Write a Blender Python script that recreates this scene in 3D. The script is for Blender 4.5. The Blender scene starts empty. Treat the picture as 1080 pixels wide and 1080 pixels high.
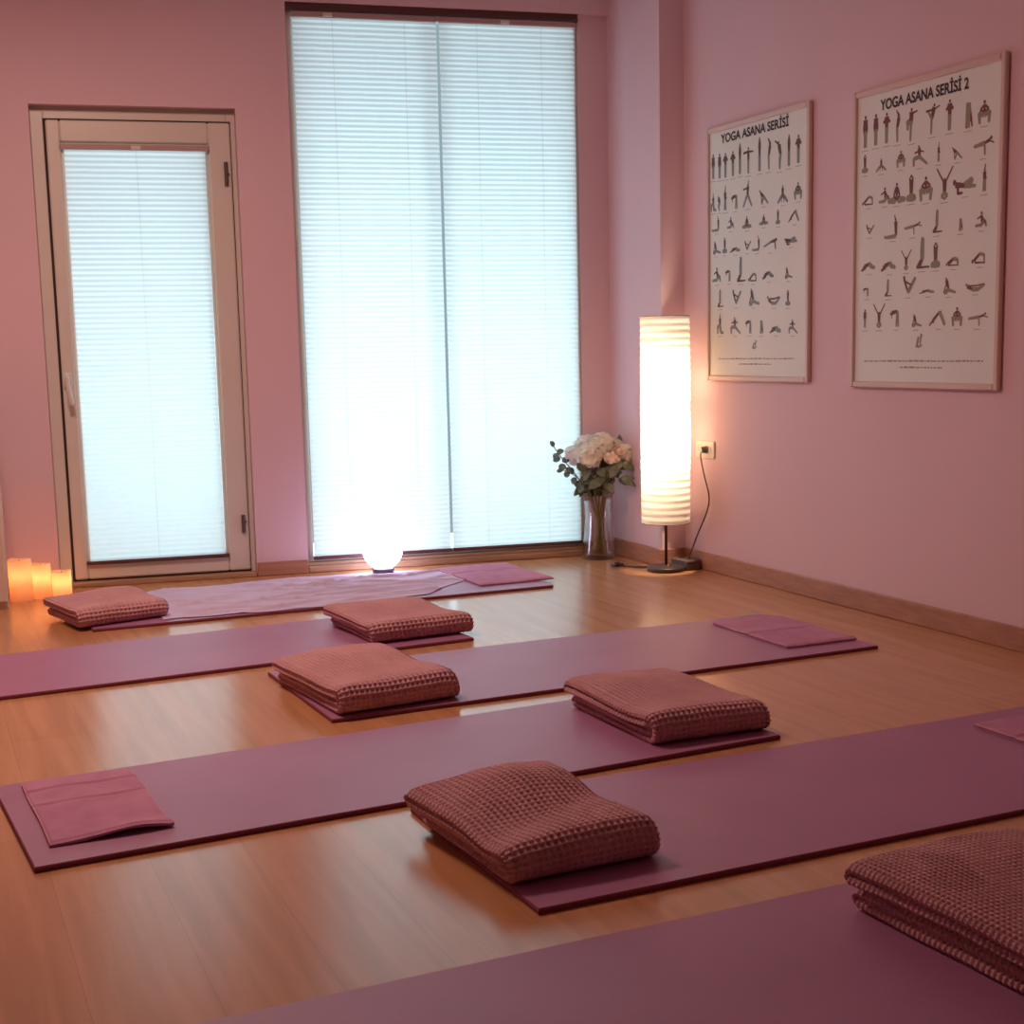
import bpy, math, random
import numpy as np
from mathutils import Matrix, Vector, Euler
R = math.radians
sc = bpy.context.scene

# ------------------------------------------------------------------ camera
cam_data = bpy.data.cameras.new('camera')
cam = bpy.data.objects.new('camera', cam_data)
sc.collection.objects.link(cam)
cam_data.sensor_width = 36
cam_data.lens = 36 * 1491.53 / 1080
cam_data.shift_y = 42.1 / 1080
cam_data.clip_start = 0.05
cam.matrix_world = (Matrix.Translation((0, 0, 1.0)) @ Matrix.Rotation(R(-22.98293), 4, 'Z')
                    @ Matrix.Rotation(R(90 - 8.24374), 4, 'X') @ Matrix.Rotation(R(-1.2641), 4, 'Z'))
sc.camera = cam

# ------------------------------------------------------------------ exposure
vs = sc.view_settings
sc.display_settings.display_device = 'sRGB'
vs.view_transform = 'Standard'
vs.look = 'None'
vs.gamma = 1
vs.use_curve_mapping = False
vs.exposure = 0.0
sc.cycles.use_denoising = True
sc.cycles.max_bounces = 10
sc.cycles.diffuse_bounces = 5
sc.cycles.caustics_reflective = False
sc.cycles.caustics_refractive = False
sc.cycles.sample_clamp_indirect = 4

# ------------------------------------------------------------------ world: a cool overcast sky outside
world = bpy.data.worlds.new('sky')
sc.world = world
world.use_nodes = True
bgn = world.node_tree.nodes['Background']
bgn.inputs[0].default_value = (0.62, 0.82, 0.9, 1)
bgn.inputs[1].default_value = 0.5

# window wall frame: origin at the right corner, s runs along the wall, d outward
WA = R(-7.46313)
WO = Vector((3.2252, 6.0250, 0))
WD = Vector((math.cos(WA), math.sin(WA), 0))
WN = Vector((-math.sin(WA), math.cos(WA), 0))
def Wp(s, d, z): return WO + WD * s + WN * d + Vector((0, 0, z))

def area(name, loc, target, sx, sy, power, color, spread=180):
    l = bpy.data.lights.new(name, 'AREA'); l.shape = 'RECTANGLE'; l.size = sx; l.size_y = sy
    l.energy = power; l.color = color; l.spread = R(spread)
    o = bpy.data.objects.new(name, l); sc.collection.objects.link(o)
    o.location = loc
    o.rotation_euler = (Vector(target) - Vector(loc)).to_track_quat('-Z', 'Y').to_euler()
    return o
def point(name, loc, power, color, radius=0.03, parent=None):
    l = bpy.data.lights.new(name, 'POINT'); l.energy = power; l.color = color; l.shadow_soft_size = radius
    o = bpy.data.objects.new(name, l); sc.collection.objects.link(o)
    o.location = loc; o.parent = parent
    return o
# daylight outside the big window and the glazed door, brighter low down (light ground outside)
area('daylight_window', Wp(-0.93, 1.5, 0.55), Wp(-0.93, 0.0, 0.8), 2.6, 2.2, 98, (0.61, 0.87, 1.0))
area('daylight_door', Wp(-2.3, 1.5, 0.4), Wp(-2.26, 0.0, 0.75), 1.2, 1.7, 19, (0.58, 0.87, 1.0))
# the room's dim warm ceiling light, left of the camera
area('warm_ceiling_light', (0.3, 4.3, 2.64), (0.3, 4.31, 0), 0.5, 0.5, 46, (1.0, 0.65, 0.51))

# ------------------------------------------------------------------ material helpers
def mat(name, col, rough=0.6, metal=0.0, spec=None, emis=None, estr=1.0):
    m = bpy.data.materials.new(name); m.use_nodes = True
    b = m.node_tree.nodes['Principled BSDF']
    b.inputs['Base Color'].default_value = (*col, 1)
    b.inputs['Roughness'].default_value = rough
    b.inputs['Metallic'].default_value = metal
    if spec is not None: b.inputs['Specular IOR Level'].default_value = spec
    if emis:
        b.inputs['Emission Color'].default_value = (*emis, 1)
        b.inputs['Emission Strength'].default_value = estr
    return m
def nn(m, t): return m.node_tree.nodes.new(t)
def lk(m, a, b): m.node_tree.links.new(a, b)
def noisy(m, c1, c2, scale=(5, 5, 5), detail=3, bump=0.0, bscale=None, lo=0.3, hi=0.7, dist=0.001):
    b = m.node_tree.nodes['Principled BSDF']
    tc = nn(m, 'ShaderNodeTexCoord'); mp = nn(m, 'ShaderNodeMapping'); mp.inputs['Scale'].default_value = scale
    lk(m, tc.outputs['Object'], mp.inputs[0])
    n = nn(m, 'ShaderNodeTexNoise'); n.inputs['Scale'].default_value = 1; n.inputs['Detail'].default_value = detail
    lk(m, mp.outputs[0], n.inputs['Vector'])
    r = nn(m, 'ShaderNodeValToRGB'); r.color_ramp.elements[0].position = lo; r.color_ramp.elements[1].position = hi
    r.color_ramp.elements[0].color = (*c1, 1); r.color_ramp.elements[1].color = (*c2, 1)
    lk(m, n.outputs[0], r.inputs[0]); lk(m, r.outputs[0], b.inputs['Base Color'])
    if bump:
        n2 = nn(m, 'ShaderNodeTexNoise'); n2.inputs['Scale'].default_value = bscale or 60; n2.inputs['Detail'].default_value = 3
        lk(m, tc.outputs['Object'], n2.inputs['Vector'])
        bp = nn(m, 'ShaderNodeBump'); bp.inputs['Strength'].default_value = bump; bp.inputs['Distance'].default_value = dist
        lk(m, n2.outputs[0], bp.inputs['Height']); lk(m, bp.outputs[0], b.inputs['Normal'])
    return m

M = {}
M['wall'] = noisy(mat('wall_paint', (.7, .44, .5), .75, spec=.2), (.72, .525, .575), (.745, .55, .605), (1.3, 1.3, 1.3), 2, .12, 70)
M['ceiling'] = mat('ceiling_paint', (.78, .66, .68), .85)
M['upvc'] = noisy(mat('white_upvc', (.72, .68, .62), .35), (.66, .62, .55), (.7, .66, .6), (3, 3, 3))
M['dark_gap'] = mat('dark_gasket', (.03, .012, .01), .7)
M['rail'] = mat('blind_rail', (.42, .27, .25), .45)
M['brown_metal'] = mat('brown_metal', (.10, .03, .025), .4)
M['base'] = noisy(mat('baseboard_wood', (.4, .2, .13), .45), (.36, .165, .105), (.46, .23, .15), (2, 9, 60), 3)
M['thresh'] = noisy(mat('threshold_wood', (.4, .2, .13), .45), (.34, .2, .12), (.5, .32, .2), (4, 4, 90), 3)
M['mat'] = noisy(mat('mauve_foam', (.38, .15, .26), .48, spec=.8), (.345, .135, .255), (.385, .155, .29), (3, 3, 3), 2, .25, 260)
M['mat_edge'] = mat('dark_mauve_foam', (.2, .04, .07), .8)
M['towel'] = noisy(mat('mauve_towel', (.5, .22, .3), .9, spec=.15), (.46, .2, .32), (.55, .26, .38), (14, 14, 14), 3, .6, 300)
M['hem'] = noisy(mat('towel_hem', (.62, .34, .38), .9, spec=.15), (.6, .3, .35), (.68, .38, .42), (30, 30, 30))
M['sheet'] = noisy(mat('lilac_cotton', (.62, .42, .55), .9, spec=.15), (.58, .46, .62), (.66, .53, .7), (8, 8, 8), 3, .3, 300)
M['black'] = mat('black_plastic', (.035, .022, .02), .4)
M['blackmetal'] = mat('dark_brown_metal', (.06, .038, .034), .35, .3)
M['dkbrown'] = mat('dark_brown_plastic', (.09, .05, .045), .5)
M['frame'] = mat('poster_frame', (.66, .5, .44), .35)
M['paper'] = noisy(mat('poster_paper', (.74, .74, .68), .55), (.72, .745, .70), (.77, .79, .74), (2, 2, 2))
M['ink'] = mat('black_ink', (.035, .015, .02), .6)
M['ink_grey'] = mat('grey_ink', (.3, .26, .24), .6)
M['print_top'] = mat('maroon_print', (.17, .045, .04), .6)
M['print_leg'] = mat('olive_print', (.27, .24, .16), .6)
M['print_dark'] = mat('brown_print', (.11, .055, .045), .6)
M['print_grey'] = mat('grey_print', (.2, .22, .22), .6)
M['plate'] = mat('socket_plate', (.75, .7, .62), .4)
M['cabinet'] = noisy(mat('cabinet_paint', (.72, .56, .46), .5), (.7, .54, .45), (.74, .58, .48), (3, 3, 3))
M['stem'] = noisy(mat('flower_stem', (.2, .15, .06), .5), (.17, .12, .05), (.3, .24, .1), (30, 30, 30))
M['leaf'] = noisy(mat('grey_green_leaf', (.1, .13, .09), .45), (.07, .085, .05), (.17, .19, .13), (25, 25, 25))
M['eucalyptus'] = noisy(mat('eucalyptus_leaf', (.1, .16, .15), .5), (.06, .11, .1), (.17, .25, .23), (30, 30, 30))
M['petal'] = noisy(mat('cream_petal', (.85, .78, .66), .6), (.93, .88, .78), (.97, .94, .88), (30, 30, 30))
M['petalw'] = noisy(mat('white_petal', (.86, .86, .84), .6), (.92, .92, .9), (.97, .97, .95), (30, 30, 30))
M['rosebud'] = noisy(mat('blush_petal', (.7, .42, .32), .6), (.8, .6, .45), (.9, .76, .62), (30, 30, 30))

# waffle cloth
m = noisy(mat('waffle_cotton', (.5, .22, .2), .92, spec=.1), (.55, .30, .325), (.65, .37, .395), (9, 9, 9), 3, .4, 500)
M['waffle'] = m

# floor: satin wood laminate in long planks
m = mat('laminate_floor', (.4, .22, .12), .3, spec=1.0)
b = m.node_tree.nodes['Principled BSDF']
tc = nn(m, 'ShaderNodeTexCoord')
mp = nn(m, 'ShaderNodeMapping'); mp.inputs['Rotation'].default_value = (0, 0, R(90))
lk(m, tc.outputs['Object'], mp.inputs[0])
br = nn(m, 'ShaderNodeTexBrick'); br.offset = .37
br.inputs['Scale'].default_value = 1; br.inputs['Brick Width'].default_value = 1.28; br.inputs['Row Height'].default_value = .19
br.inputs['Mortar Size'].default_value = .0012; br.inputs['Mortar Smooth'].default_value = .5; br.inputs['Bias'].default_value = 0
br.inputs['Color1'].default_value = (.52, .255, .115, 1); br.inputs['Color2'].default_value = (.565, .285, .135, 1)
br.inputs['Mortar'].default_value = (.43, .2, .09, 1)
lk(m, mp.outputs[0], br.inputs['Vector'])
mp2 = nn(m, 'ShaderNodeMapping'); mp2.inputs['Scale'].default_value = (26, 1.6, 1)
lk(m, tc.outputs['Object'], mp2.inputs[0])
n = nn(m, 'ShaderNodeTexNoise'); n.inputs['Scale'].default_value = 1; n.inputs['Detail'].default_value = 6; n.inputs['Distortion'].default_value = .6
lk(m, mp2.outputs[0], n.inputs['Vector'])
rp = nn(m, 'ShaderNodeValToRGB'); rp.color_ramp.elements[0].position = .35; rp.color_ramp.elements[1].position = .7
rp.color_ramp.elements[0].color = (.86, .82, .78, 1); rp.color_ramp.elements[1].color = (1.08, 1.06, 1.04, 1)
lk(m, n.outputs[0], rp.inputs[0])
mx = nn(m, 'ShaderNodeMix'); mx.data_type = 'RGBA'; mx.blend_type = 'MULTIPLY'; mx.inputs[0].default_value = 1
lk(m, br.outputs[0], mx.inputs[6]); lk(m, rp.outputs[0], mx.inputs[7]); lk(m, mx.outputs[2], b.inputs['Base Color'])
b.inputs['Roughness'].default_value = .23
M['floor'] = m

def translucent(name, col, tcol, mixf, transp=0.0):
    m = bpy.data.materials.new(name); m.use_nodes = True; nt = m.node_tree
    nt.nodes.remove(nt.nodes['Principled BSDF']); out = nt.nodes['Material Output']
    d = nn(m, 'ShaderNodeBsdfDiffuse'); d.inputs[0].default_value = (*col, 1)
    t = nn(m, 'ShaderNodeBsdfTranslucent'); t.inputs[0].default_value = (*tcol, 1)
    x = nn(m, 'ShaderNodeMixShader'); x.inputs[0].default_value = mixf
    lk(m, d.outputs[0], x.inputs[1]); lk(m, t.outputs[0], x.inputs[2])
    last = x
    if transp:
        tr = nn(m, 'ShaderNodeBsdfTransparent')
        y = nn(m, 'ShaderNodeMixShader'); y.inputs[0].default_value = transp
        lk(m, x.outputs[0], y.inputs[1]); lk(m, tr.outputs[0], y.inputs[2]); last = y
    lk(m, last.outputs[0], out.inputs[0])
    return m, d, t
M['blind'], _, _ = translucent('pleated_blind_cloth', (.78, .76, .72), (.9, .92, .9), .62)
M['wax'], _, _ = translucent('candle_wax', (.85, .72, .55), (1.0, .74, .48), .6)
M['petal'], _, _ = translucent('cream_petal', (.95, .91, .82), (.95, .9, .8), .4)
M['petalw'], _, _ = translucent('white_petal', (.95, .95, .93), (.95, .95, .93), .4)
M['shade'], _d, _t = translucent('rice_paper', (.85, .8, .72), (.95, .85, .72), .72)
# fine horizontal ribs and fibres of the paper
tc = nn(M['shade'], 'ShaderNodeTexCoord'); mp = nn(M['shade'], 'ShaderNodeMapping'); mp.inputs['Scale'].default_value = (5, 5, 75)
lk(M['shade'], tc.outputs['Object'], mp.inputs[0])
n = nn(M['shade'], 'ShaderNodeTexNoise'); n.inputs['Scale'].default_value = 1; n.inputs['Detail'].default_value = 3
lk(M['shade'], mp.outputs[0], n.inputs['Vector'])
rp = nn(M['shade'], 'ShaderNodeValToRGB'); rp.color_ramp.elements[0].position = .35; rp.color_ramp.elements[1].position = .6
rp.color_ramp.elements[0].color = (.74, .64, .54, 1); rp.color_ramp.elements[1].color = (.96, .9, .82, 1)
lk(M['shade'], n.outputs[0], rp.inputs[0]); lk(M['shade'], rp.outputs[0], _t.inputs[0]); lk(M['shade'], rp.outputs[0], _d.inputs[0])

def glassmat(name, tint, gl=.12, rough=.02):
    m = bpy.data.materials.new(name); m.use_nodes = True; nt = m.node_tree
    nt.nodes.remove(nt.nodes['Principled BSDF']); out = nt.nodes['Material Output']
    t = nn(m, 'ShaderNodeBsdfTransparent'); t.inputs[0].default_value = (*tint, 1)
    g = nn(m, 'ShaderNodeBsdfGlossy'); g.inputs['Roughness'].default_value = rough
    fr = nn(m, 'ShaderNodeLayerWeight'); fr.inputs[0].default_value = gl * 2
    x = nn(m, 'ShaderNodeMixShader'); lk(m, fr.outputs['Facing'], x.inputs[0])
    lk(m, t.outputs[0], x.inputs[1]); lk(m, g.outputs[0], x.inputs[2]); lk(m, x.outputs[0], out.inputs[0])
    return m
M['pane'] = glassmat('window_glass', (.95, .98, .98), .05)
M['glass'] = glassmat('vase_glass', (.965, .97, .965), .10, .03)
M['globe'] = mat('glowing_globe', (.9, .9, .95), .3, emis=(.74, .70, 1.0), estr=11.0)
M['bulb'] = mat('lit_bulb', (.9, .8, .6), .3, emis=(1, .62, .3), estr=6)

# ------------------------------------------------------------------ mesh helpers
class MB:
    def __init__(s): s.v = []; s.f = []; s.mi = []
    def add(s, vs, fs, mi=0):
        o = len(s.v); s.v += [tuple(v) for v in vs]; s.f += [tuple(i + o for i in f) for f in fs]; s.mi += [mi] * len(fs)
    def box(s, a, b, fn=None, mi=0, bev=0.0):
        (x0, y0, z0), (x1, y1, z1) = a, b
        if bev > 0:
            c = bev; vs = []; fs = []
            # chamfered box through 24 points
            idx = {}
            for sx in (0, 1):
                for sy in (0, 1):
                    for sz in (0, 1):
                        X = (x0, x1)[sx]; Y = (y0, y1)[sy]; Z = (z0, z1)[sz]
                        ex = c if sx == 0 else -c; ey = c if sy == 0 else -c; ez = c if sz == 0 else -c
                        idx[sx, sy, sz] = len(vs)
                        vs += [(X, Y + ey, Z + ez), (X + ex, Y, Z + ez), (X + ex, Y + ey, Z)]
            I = lambda a_, k: idx[a_] + k
            for sx in (0, 1): fs.append([I((sx, p, q), 0) for p, q in ((0, 0), (1, 0), (1, 1), (0, 1))])
            for sy in (0, 1): fs.append([I((p, sy, q), 1) for p, q in ((0, 0), (1, 0), (1, 1), (0, 1))])
            for sz in (0, 1): fs.append([I((p, q, sz), 2) for p, q in ((0, 0), (1, 0), (1, 1), (0, 1))])
            for p in (0, 1):
                for q in (0, 1):
                    fs.append([I((0, p, q), 1), I((1, p, q), 1), I((1, p, q), 2), I((0, p, q), 2)])
                    fs.append([I((p, 0, q), 0), I((p, 1, q), 0), I((p, 1, q), 2), I((p, 0, q), 2)])
                    fs.append([I((p, q, 0), 0), I((p, q, 1), 0), I((p, q, 1), 1), I((p, q, 0), 1)])
            for k in idx.values(): fs.append([k, k + 1, k + 2])
        else:
            vs = [(x0, y0, z0), (x1, y0, z0), (x1, y1, z0), (x0, y1, z0), (x0, y0, z1), (x1, y0, z1), (x1, y1, z1), (x0, y1, z1)]
            fs = [(0, 3, 2, 1), (4, 5, 6, 7), (0, 1, 5, 4), (1, 2, 6, 5), (2, 3, 7, 6), (3, 0, 4, 7)]
        if fn: vs = [fn(*v) for v in vs]
        s.add(vs, fs, mi)
    def lathe(s, prof, seg=32, c=(0, 0, 0), mi=0, cap0=False, cap1=False):
        vs = []; fs = []
        for r, z in prof:
            for i in range(seg):
                a = 2 * math.pi * i / seg; vs.append((c[0] + r * math.cos(a), c[1] + r * math.sin(a), c[2] + z))
        for j in range(len(prof) - 1):
            for i in range(seg):
                k = (i + 1) % seg; fs.append((j * seg + i, j * seg + k, (j + 1) * seg + k, (j + 1) * seg + i))
        if cap0: fs.append(tuple(range(seg))[::-1])
        if cap1: fs.append(tuple((len(prof) - 1) * seg + i for i in range(seg)))
        s.add(vs, fs, mi)
    def tube(s, pts, r, seg=8, mi=0, smooth=0, cap=True):
        pts = [Vector(p) for p in pts]
        for _ in range(smooth):
            q = [pts[0]]
            for a, b in zip(pts[:-1], pts[1:]): q += [a * .75 + b * .25, a * .25 + b * .75]
            pts = q + [pts[-1]]
        n = len(pts); rs = r if isinstance(r, (list, tuple)) else [r] * n
        if len(rs) != n: rs = [rs[int(i * (len(rs) - 1) / (n - 1))] for i in range(n)]
        vs = []; fs = []; ref = None
        for i, p in enumerate(pts):
            t = (pts[min(i + 1, n - 1)] - pts[max(i - 1, 0)]).normalized()
            if ref is None: ref = Vector((0, 0, 1)) if abs(t.z) < .9 else Vector((1, 0, 0))
            u = t.cross(ref)
            if u.length < 1e-6: u = t.orthogonal()
            u.normalize(); w = u.cross(t).normalized(); ref = w
            for k in range(seg):
                a = 2 * math.pi * k / seg; vs.append(p + (u * math.cos(a) + w * math.sin(a)) * rs[i])
        for j in range(n - 1):
            for k in range(seg):
                l = (k + 1) % seg; fs.append((j * seg + k, j * seg + l, (j + 1) * seg + l, (j + 1) * seg + k))
        if cap: fs += [tuple(range(seg))[::-1], tuple((n - 1) * seg + k for k in range(seg))]
        s.add(vs, fs, mi)
    def build(s, name, mats, parent=None, smooth=False, loc=None, rotz=0):
        me = bpy.data.meshes.new(name); me.from_pydata([tuple(v) for v in s.v], [], s.f)
        for m_ in (mats if isinstance(mats, (list, tuple)) else [mats]): me.materials.append(m_)
        me.polygons.foreach_set('material_index', s.mi)
        if smooth: me.polygons.foreach_set('use_smooth', [True] * len(me.polygons))
        me.update()
        import bmesh
        bm = bmesh.new(); bm.from_mesh(me); bmesh.ops.recalc_face_normals(bm, faces=bm.faces); bm.to_mesh(me); bm.free()
        o = bpy.data.objects.new(name, me); sc.collection.objects.link(o)
        if parent: o.parent = parent
        if loc is not None: o.location = loc
        o.rotation_euler.z = rotz
        return o

def npmesh(name, V, F, mats, parent=None, smooth=True, mi=None):
    me = bpy.data.meshes.new(name)
    V = np.asarray(V, np.float32); F = np.asarray(F, np.int32)
    me.vertices.add(len(V)); me.vertices.foreach_set('co', V.ravel())
    me.loops.add(F.size); me.loops.foreach_set('vertex_index', F.ravel())
    me.polygons.add(len(F)); me.polygons.foreach_set('loop_start', np.arange(0, F.size, 4, dtype=np.int32))
    me.update(calc_edges=True)
    for m_ in (mats if isinstance(mats, (list, tuple)) else [mats]): me.materials.append(m_)
    if mi is not None: me.polygons.foreach_set('material_index', np.asarray(mi, np.int32))
    me.polygons.foreach_set('use_smooth', np.full(len(F), smooth))
    me.validate(); me.update()
    o = bpy.data.objects.new(name, me); sc.collection.objects.link(o); o.parent = parent
    return o
def gridfaces(nu, nv, wrap=False):
    i = np.arange(nu - 1)[:, None]; nj = nv if wrap else nv - 1; j = np.arange(nj)[None, :]; k = (j + 1) % nv
    return np.stack([i * nv + j, i * nv + k, (i + 1) * nv + k, (i + 1) * nv + j], -1).reshape(-1, 4)
def thing(name, label, cat, loc=(0, 0, 0), rotz=0, group=None):
    o = bpy.data.objects.new(name, None); sc.collection.objects.link(o)
    o.location = loc; o.rotation_euler = (0, 0, rotz); o.empty_display_size = .05
    return tag(o, label, cat, group)
def tag(o, label, cat, group=None):
    o['label'] = label; o['category'] = cat
    if group: o['group'] = group
    return o
def structure(o): o['kind'] = 'structure'; return o

def smooth_noise(x, y, seed, n=7, f0=1.0, f1=4.0):
    rr = np.random.RandomState(seed); out = 0
    for _ in range(n):
        a = rr.uniform(0, 2 * np.pi); f = rr.uniform(f0, f1); ph = rr.uniform(0, 2 * np.pi)
        out = out + np.sin((x * np.cos(a) + y * np.sin(a)) * f * 2 * np.pi + ph) / n
    return out * 1.6

# ------------------------------------------------------------------ room shell
CEIL = 2.72; XR = 3.2252; XL = -1.7; YB = -2.2
def wall_y(x): return WO.y + (x - WO.x) * math.tan(WA)
mb = MB(); mb.box((XL - .2, YB - .2, -.1), (XR + .2, 7.2, 0)); structure(mb.build('floor', M['floor']))
mb = MB(); mb.box((XL - .2, YB - .2, CEIL), (XR + .2, 7.2, CEIL + .1)); structure(mb.build('ceiling', M['ceiling']))
mb = MB(); mb.box((XR, YB - .2, 0), (XR + .2, 6.4, CEIL))
PX = 3.106; PY = 5.575
mb.box((PX, PY, 0), (XR + .05, 6.4, CEIL))        # shallow corner pier
structure(mb.build('wall_right', M['wall']))
mb = MB(); mb.box((XL - .2, YB - .2, 0), (XL, 7.0, CEIL)); structure(mb.build('wall_left', M['wall']))
mb = MB(); mb.box((XL - .2, YB - .2, 0), (XR + .2, YB, CEIL)); structure(mb.build('wall_rear', M['wall']))
DS0, DS1, DZ = -2.685, -1.836, 2.045
WS0, WS1, WZ = -1.604, -.27, 2.497
T = .3
mb = MB()
mb.box((-5.3, 0, 0), (DS0, T, CEIL), Wp); mb.box((DS0, 0, DZ), (DS1, T, CEIL), Wp)
mb.box((DS1, 0, 0), (WS0, T, CEIL), Wp); mb.box((WS0, 0, WZ), (.35, T, CEIL), Wp)
mb.box((WS1, .03, 0), (.35, T, WZ), Wp)
structure(mb.build('wall_back', M['wall']))

def tr(name, mb_, m_, parent=None, **k):
    o = mb_.build(name, m_, parent, **k)
    if parent is None: structure(o)
    return o
# baseboards
BH = .078
mb = MB()
mb.box((XR - .014, YB, 0), (XR, PY, BH), bev=.003)
mb.box((PX - .014, PY - .014, 0), (XR - .014, PY, BH), bev=.003)
mb.box((PX - .014, PY, 0), (PX, 6.07, BH), bev=.003)
tr('baseboard_right', mb, M['base'])
mb = MB()
mb.box((DS1 + .002, -.014, 0), (WS0 - .002, 0, .062), Wp, bev=.003)
mb.box((-5.0, -.014, 0), (DS0 - .002, 0, .062), Wp, bev=.003)
mb.box((WS1, .016, 0), (-.13, .03, .062), Wp, bev=.003)
tr('baseboard_back', mb, M['base'])

# door_1: narrow glazed door in a white frame
def ring(mb_, s0, s1, z0, z1, wl, wr, wt, wb, d0, d1, bev=.004):
    mb_.box((s0, d0, z0), (s0 + wl, d1, z1), Wp, bev=bev); mb_.box((s1 - wr, d0, z0), (s1, d1, z1), Wp, bev=bev)
    mb_.box((s0 + wl, d0, z1 - wt), (s1 - wr, d1, z1), Wp, bev=bev); mb_.box((s0 + wl, d0, z0), (s1 - wr, d1, z0 + wb), Wp, bev=bev)
door = bpy.data.objects.new('door_1', None); sc.collection.objects.link(door); structure(door)
mb = MB(); ring(mb, DS0 + .0005, DS1 - .0005, 0.0, 2.022, .054, .0385, .035, .022, .03, .10); mb.box((DS0, .06, 2.0), (DS1, .14, DZ), Wp); mb.box((DS0, .06, .0), (DS1, .14, .035), Wp); tr('door_frame', mb, M['upvc'], door)
mb = MB(); ring(mb, -2.622, -1.862, .03, 1.985, .055, .094, .09, .072, .018, .08, .006)
ring(mb, -2.568, -1.955, .10, 1.897, .014, .014, .014, .014, .030, .07, .003)
tr('door_sash', mb, M['upvc'], door)
mb = MB(); ring(mb, -2.633, -1.858, .022, 1.992, .012, .006, .006, .008, .029, .08, 0); tr('door_gasket', mb, M['dark_gap'], door)
mb = MB(); mb.box((-2.56, .052, .11), (-1.965, .058, 1.89), Wp); tr('door_glass', mb, M['pane'], door)
mb = MB()
mb.box((-2.617, .006, .865), (-2.583, .018, .935), Wp, bev=.004)
mb.tube([Wp(-2.60, .018, .912), Wp(-2.60, -.035, .912)], .009, 12)
mb.tube([Wp(-2.60, -.035, .915), Wp(-2.598, -.04, .87), Wp(-2.588, -.036, .795)], [.009, .011, .007], 12, smooth=2)
tr('door_handle', mb, M['upvc'], door, smooth=True)
for z0, zz in ((1.72, 1.82), (.20, .28)):
    mb = MB(); mb.tube([Wp(-1.886, .012, z0), Wp(-1.886, .012, zz)], .0085, 10)
    mb.box((-1.894, .008, z0 + .045), (-1.872, .02, z0 + .052), Wp)
    tr('door_hinge', mb, M['dkbrown'], door)
mb = MB(); mb.box((DS0 + .002, -.012, 0), (DS1 - .002, .034, .022), Wp, bev=.003); structure(tr('trim_1', mb, M['thresh']))

# window_1: tall two-part window
win = bpy.data.objects.new('window_1', None); sc.collection.objects.link(win); structure(win)
mb = MB(); ring(mb, WS0 + .002, WS1 + .0, .045, WZ - .002, .028, .03, .04, .02, .035, .11); mb.box((-.956, .06, .06), (-.937, .11, 2.45), Wp, bev=.004)
tr('window_frame', mb, M['upvc'], win)
mb = MB(); mb.box((-1.58, .08, .06), (-.954, .086, 2.455), Wp); mb.box((-.939, .08, .06), (-.3, .086, 2.455), Wp); tr('window_glass', mb, M['pane'], win)
mb = MB(); mb.box((WS0 + .001, -.01, 0), (WS1 - .001, .1, .030), Wp, bev=.004); mb.box((WS0 + .001, .012, .030), (WS1 - .001, .1, .045), Wp, bev=.002)
tr('window_sill', mb, M['thresh'], win)

# ------------------------------------------------------------------ pleated blinds
def pleated(s0, s1, z0, z1, d, pitch, amp, parent, name='pleated_cloth'):
    n = int(round((z1 - z0) / pitch)) * 2
    V = []; F = []
    ns = 14
    for i in range(n + 1):
        z = z0 + (z1 - z0) * i / n
        dd = d + (amp if i % 2 else -amp) * .5
        for j in range(ns + 1):
            s = s0 + (s1 - s0) * j / ns
            V.append(Wp(s, dd + .0012 * math.sin(j * 2.1 + i * .13), z))
    V = np.array(V); F = gridfaces(n + 1, ns + 1)
    o = npmesh(name, V, F, M['blind'], parent, smooth=False)
    return o
def make_blind(label, s0, s1, z0, z1, d, overhang, cords, group, beads=()):
    t = thing('pleated_blind', label, 'blind', tuple(Wp((s0 + s1) / 2, d, z0)), WA, group)
    inv = Matrix.Translation(Wp((s0 + s1) / 2, d, z0)) @ Matrix.Rotation(WA, 4, 'Z'); inv = inv.inverted()
    def fix(o): o.data.transform(inv); return o
    fix(pleated(s0 + .004, s1 - .004, z0 + .014, z1 - .02, d, .0225, .0048, t))
    m1 = MB(); m1.box((s0 - overhang, d - .014, z1 - .022), (s1 + overhang, d + .014, z1), Wp, bev=.003); fix(m1.build('head_rail', M['rail'], t))
    m1 = MB(); m1.box((s0 - overhang, d - .013, z0), (s1 + overhang, d + .013, z0 + .010), Wp, bev=.002)
    m1.box((s0 - overhang, d - .011, z0 + .010), (s1 + overhang, d + .011, z0 + .015), Wp); fix(m1.build('bottom_rail', M['brown_metal'], t))
    for s in cords:
        m1 = MB(); m1.tube([Wp(s, d - .009, z1 - .02), Wp(s, d - .009, z0 + .012)], .0008, 6); fix(m1.build('guide_cord', M['upvc'], t))
    for s in beads:   # clip brackets on the head rail
        m1 = MB(); m1.box((s - .02, d - .02, z1 - .02), (s + .02, d - .012, z1 - .004), Wp, bev=.002)
        m1.tube([Wp(s - .008, d - .02, z1 - .014), Wp(s + .008, d - .02, z1 - .014)], .004, 8); fix(m1.build('clip', M['upvc'], t))
    return t
make_blind('white pleated blind on the left half of the tall window', -1.577, -.930, .058, 2.458, .012, .0, (-1.40, -1.08), 'pleated window blinds', (-1.42,))
make_blind('white pleated blind on the right half of the tall window', -.925, -.285, .058, 2.458, .012, .0, (-.75, -.45), 'pleated window blinds', (-.62,))
make_blind('narrow white pleated blind on the glazed door', -2.558, -1.968, .095, 1.885, .012, .012, (-2.26,), 'pleated window blinds', (-2.26,))
mb = MB(); mb.box((WS0 + .001, .0, 2.462), (WS1 - .001, .034, 2.474), Wp, bev=.002); mb.box((WS0 + .001, .01, 2.474), (WS1 - .001, .034, 2.496), Wp); tr('trim_2', mb, M['brown_metal'])

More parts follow.
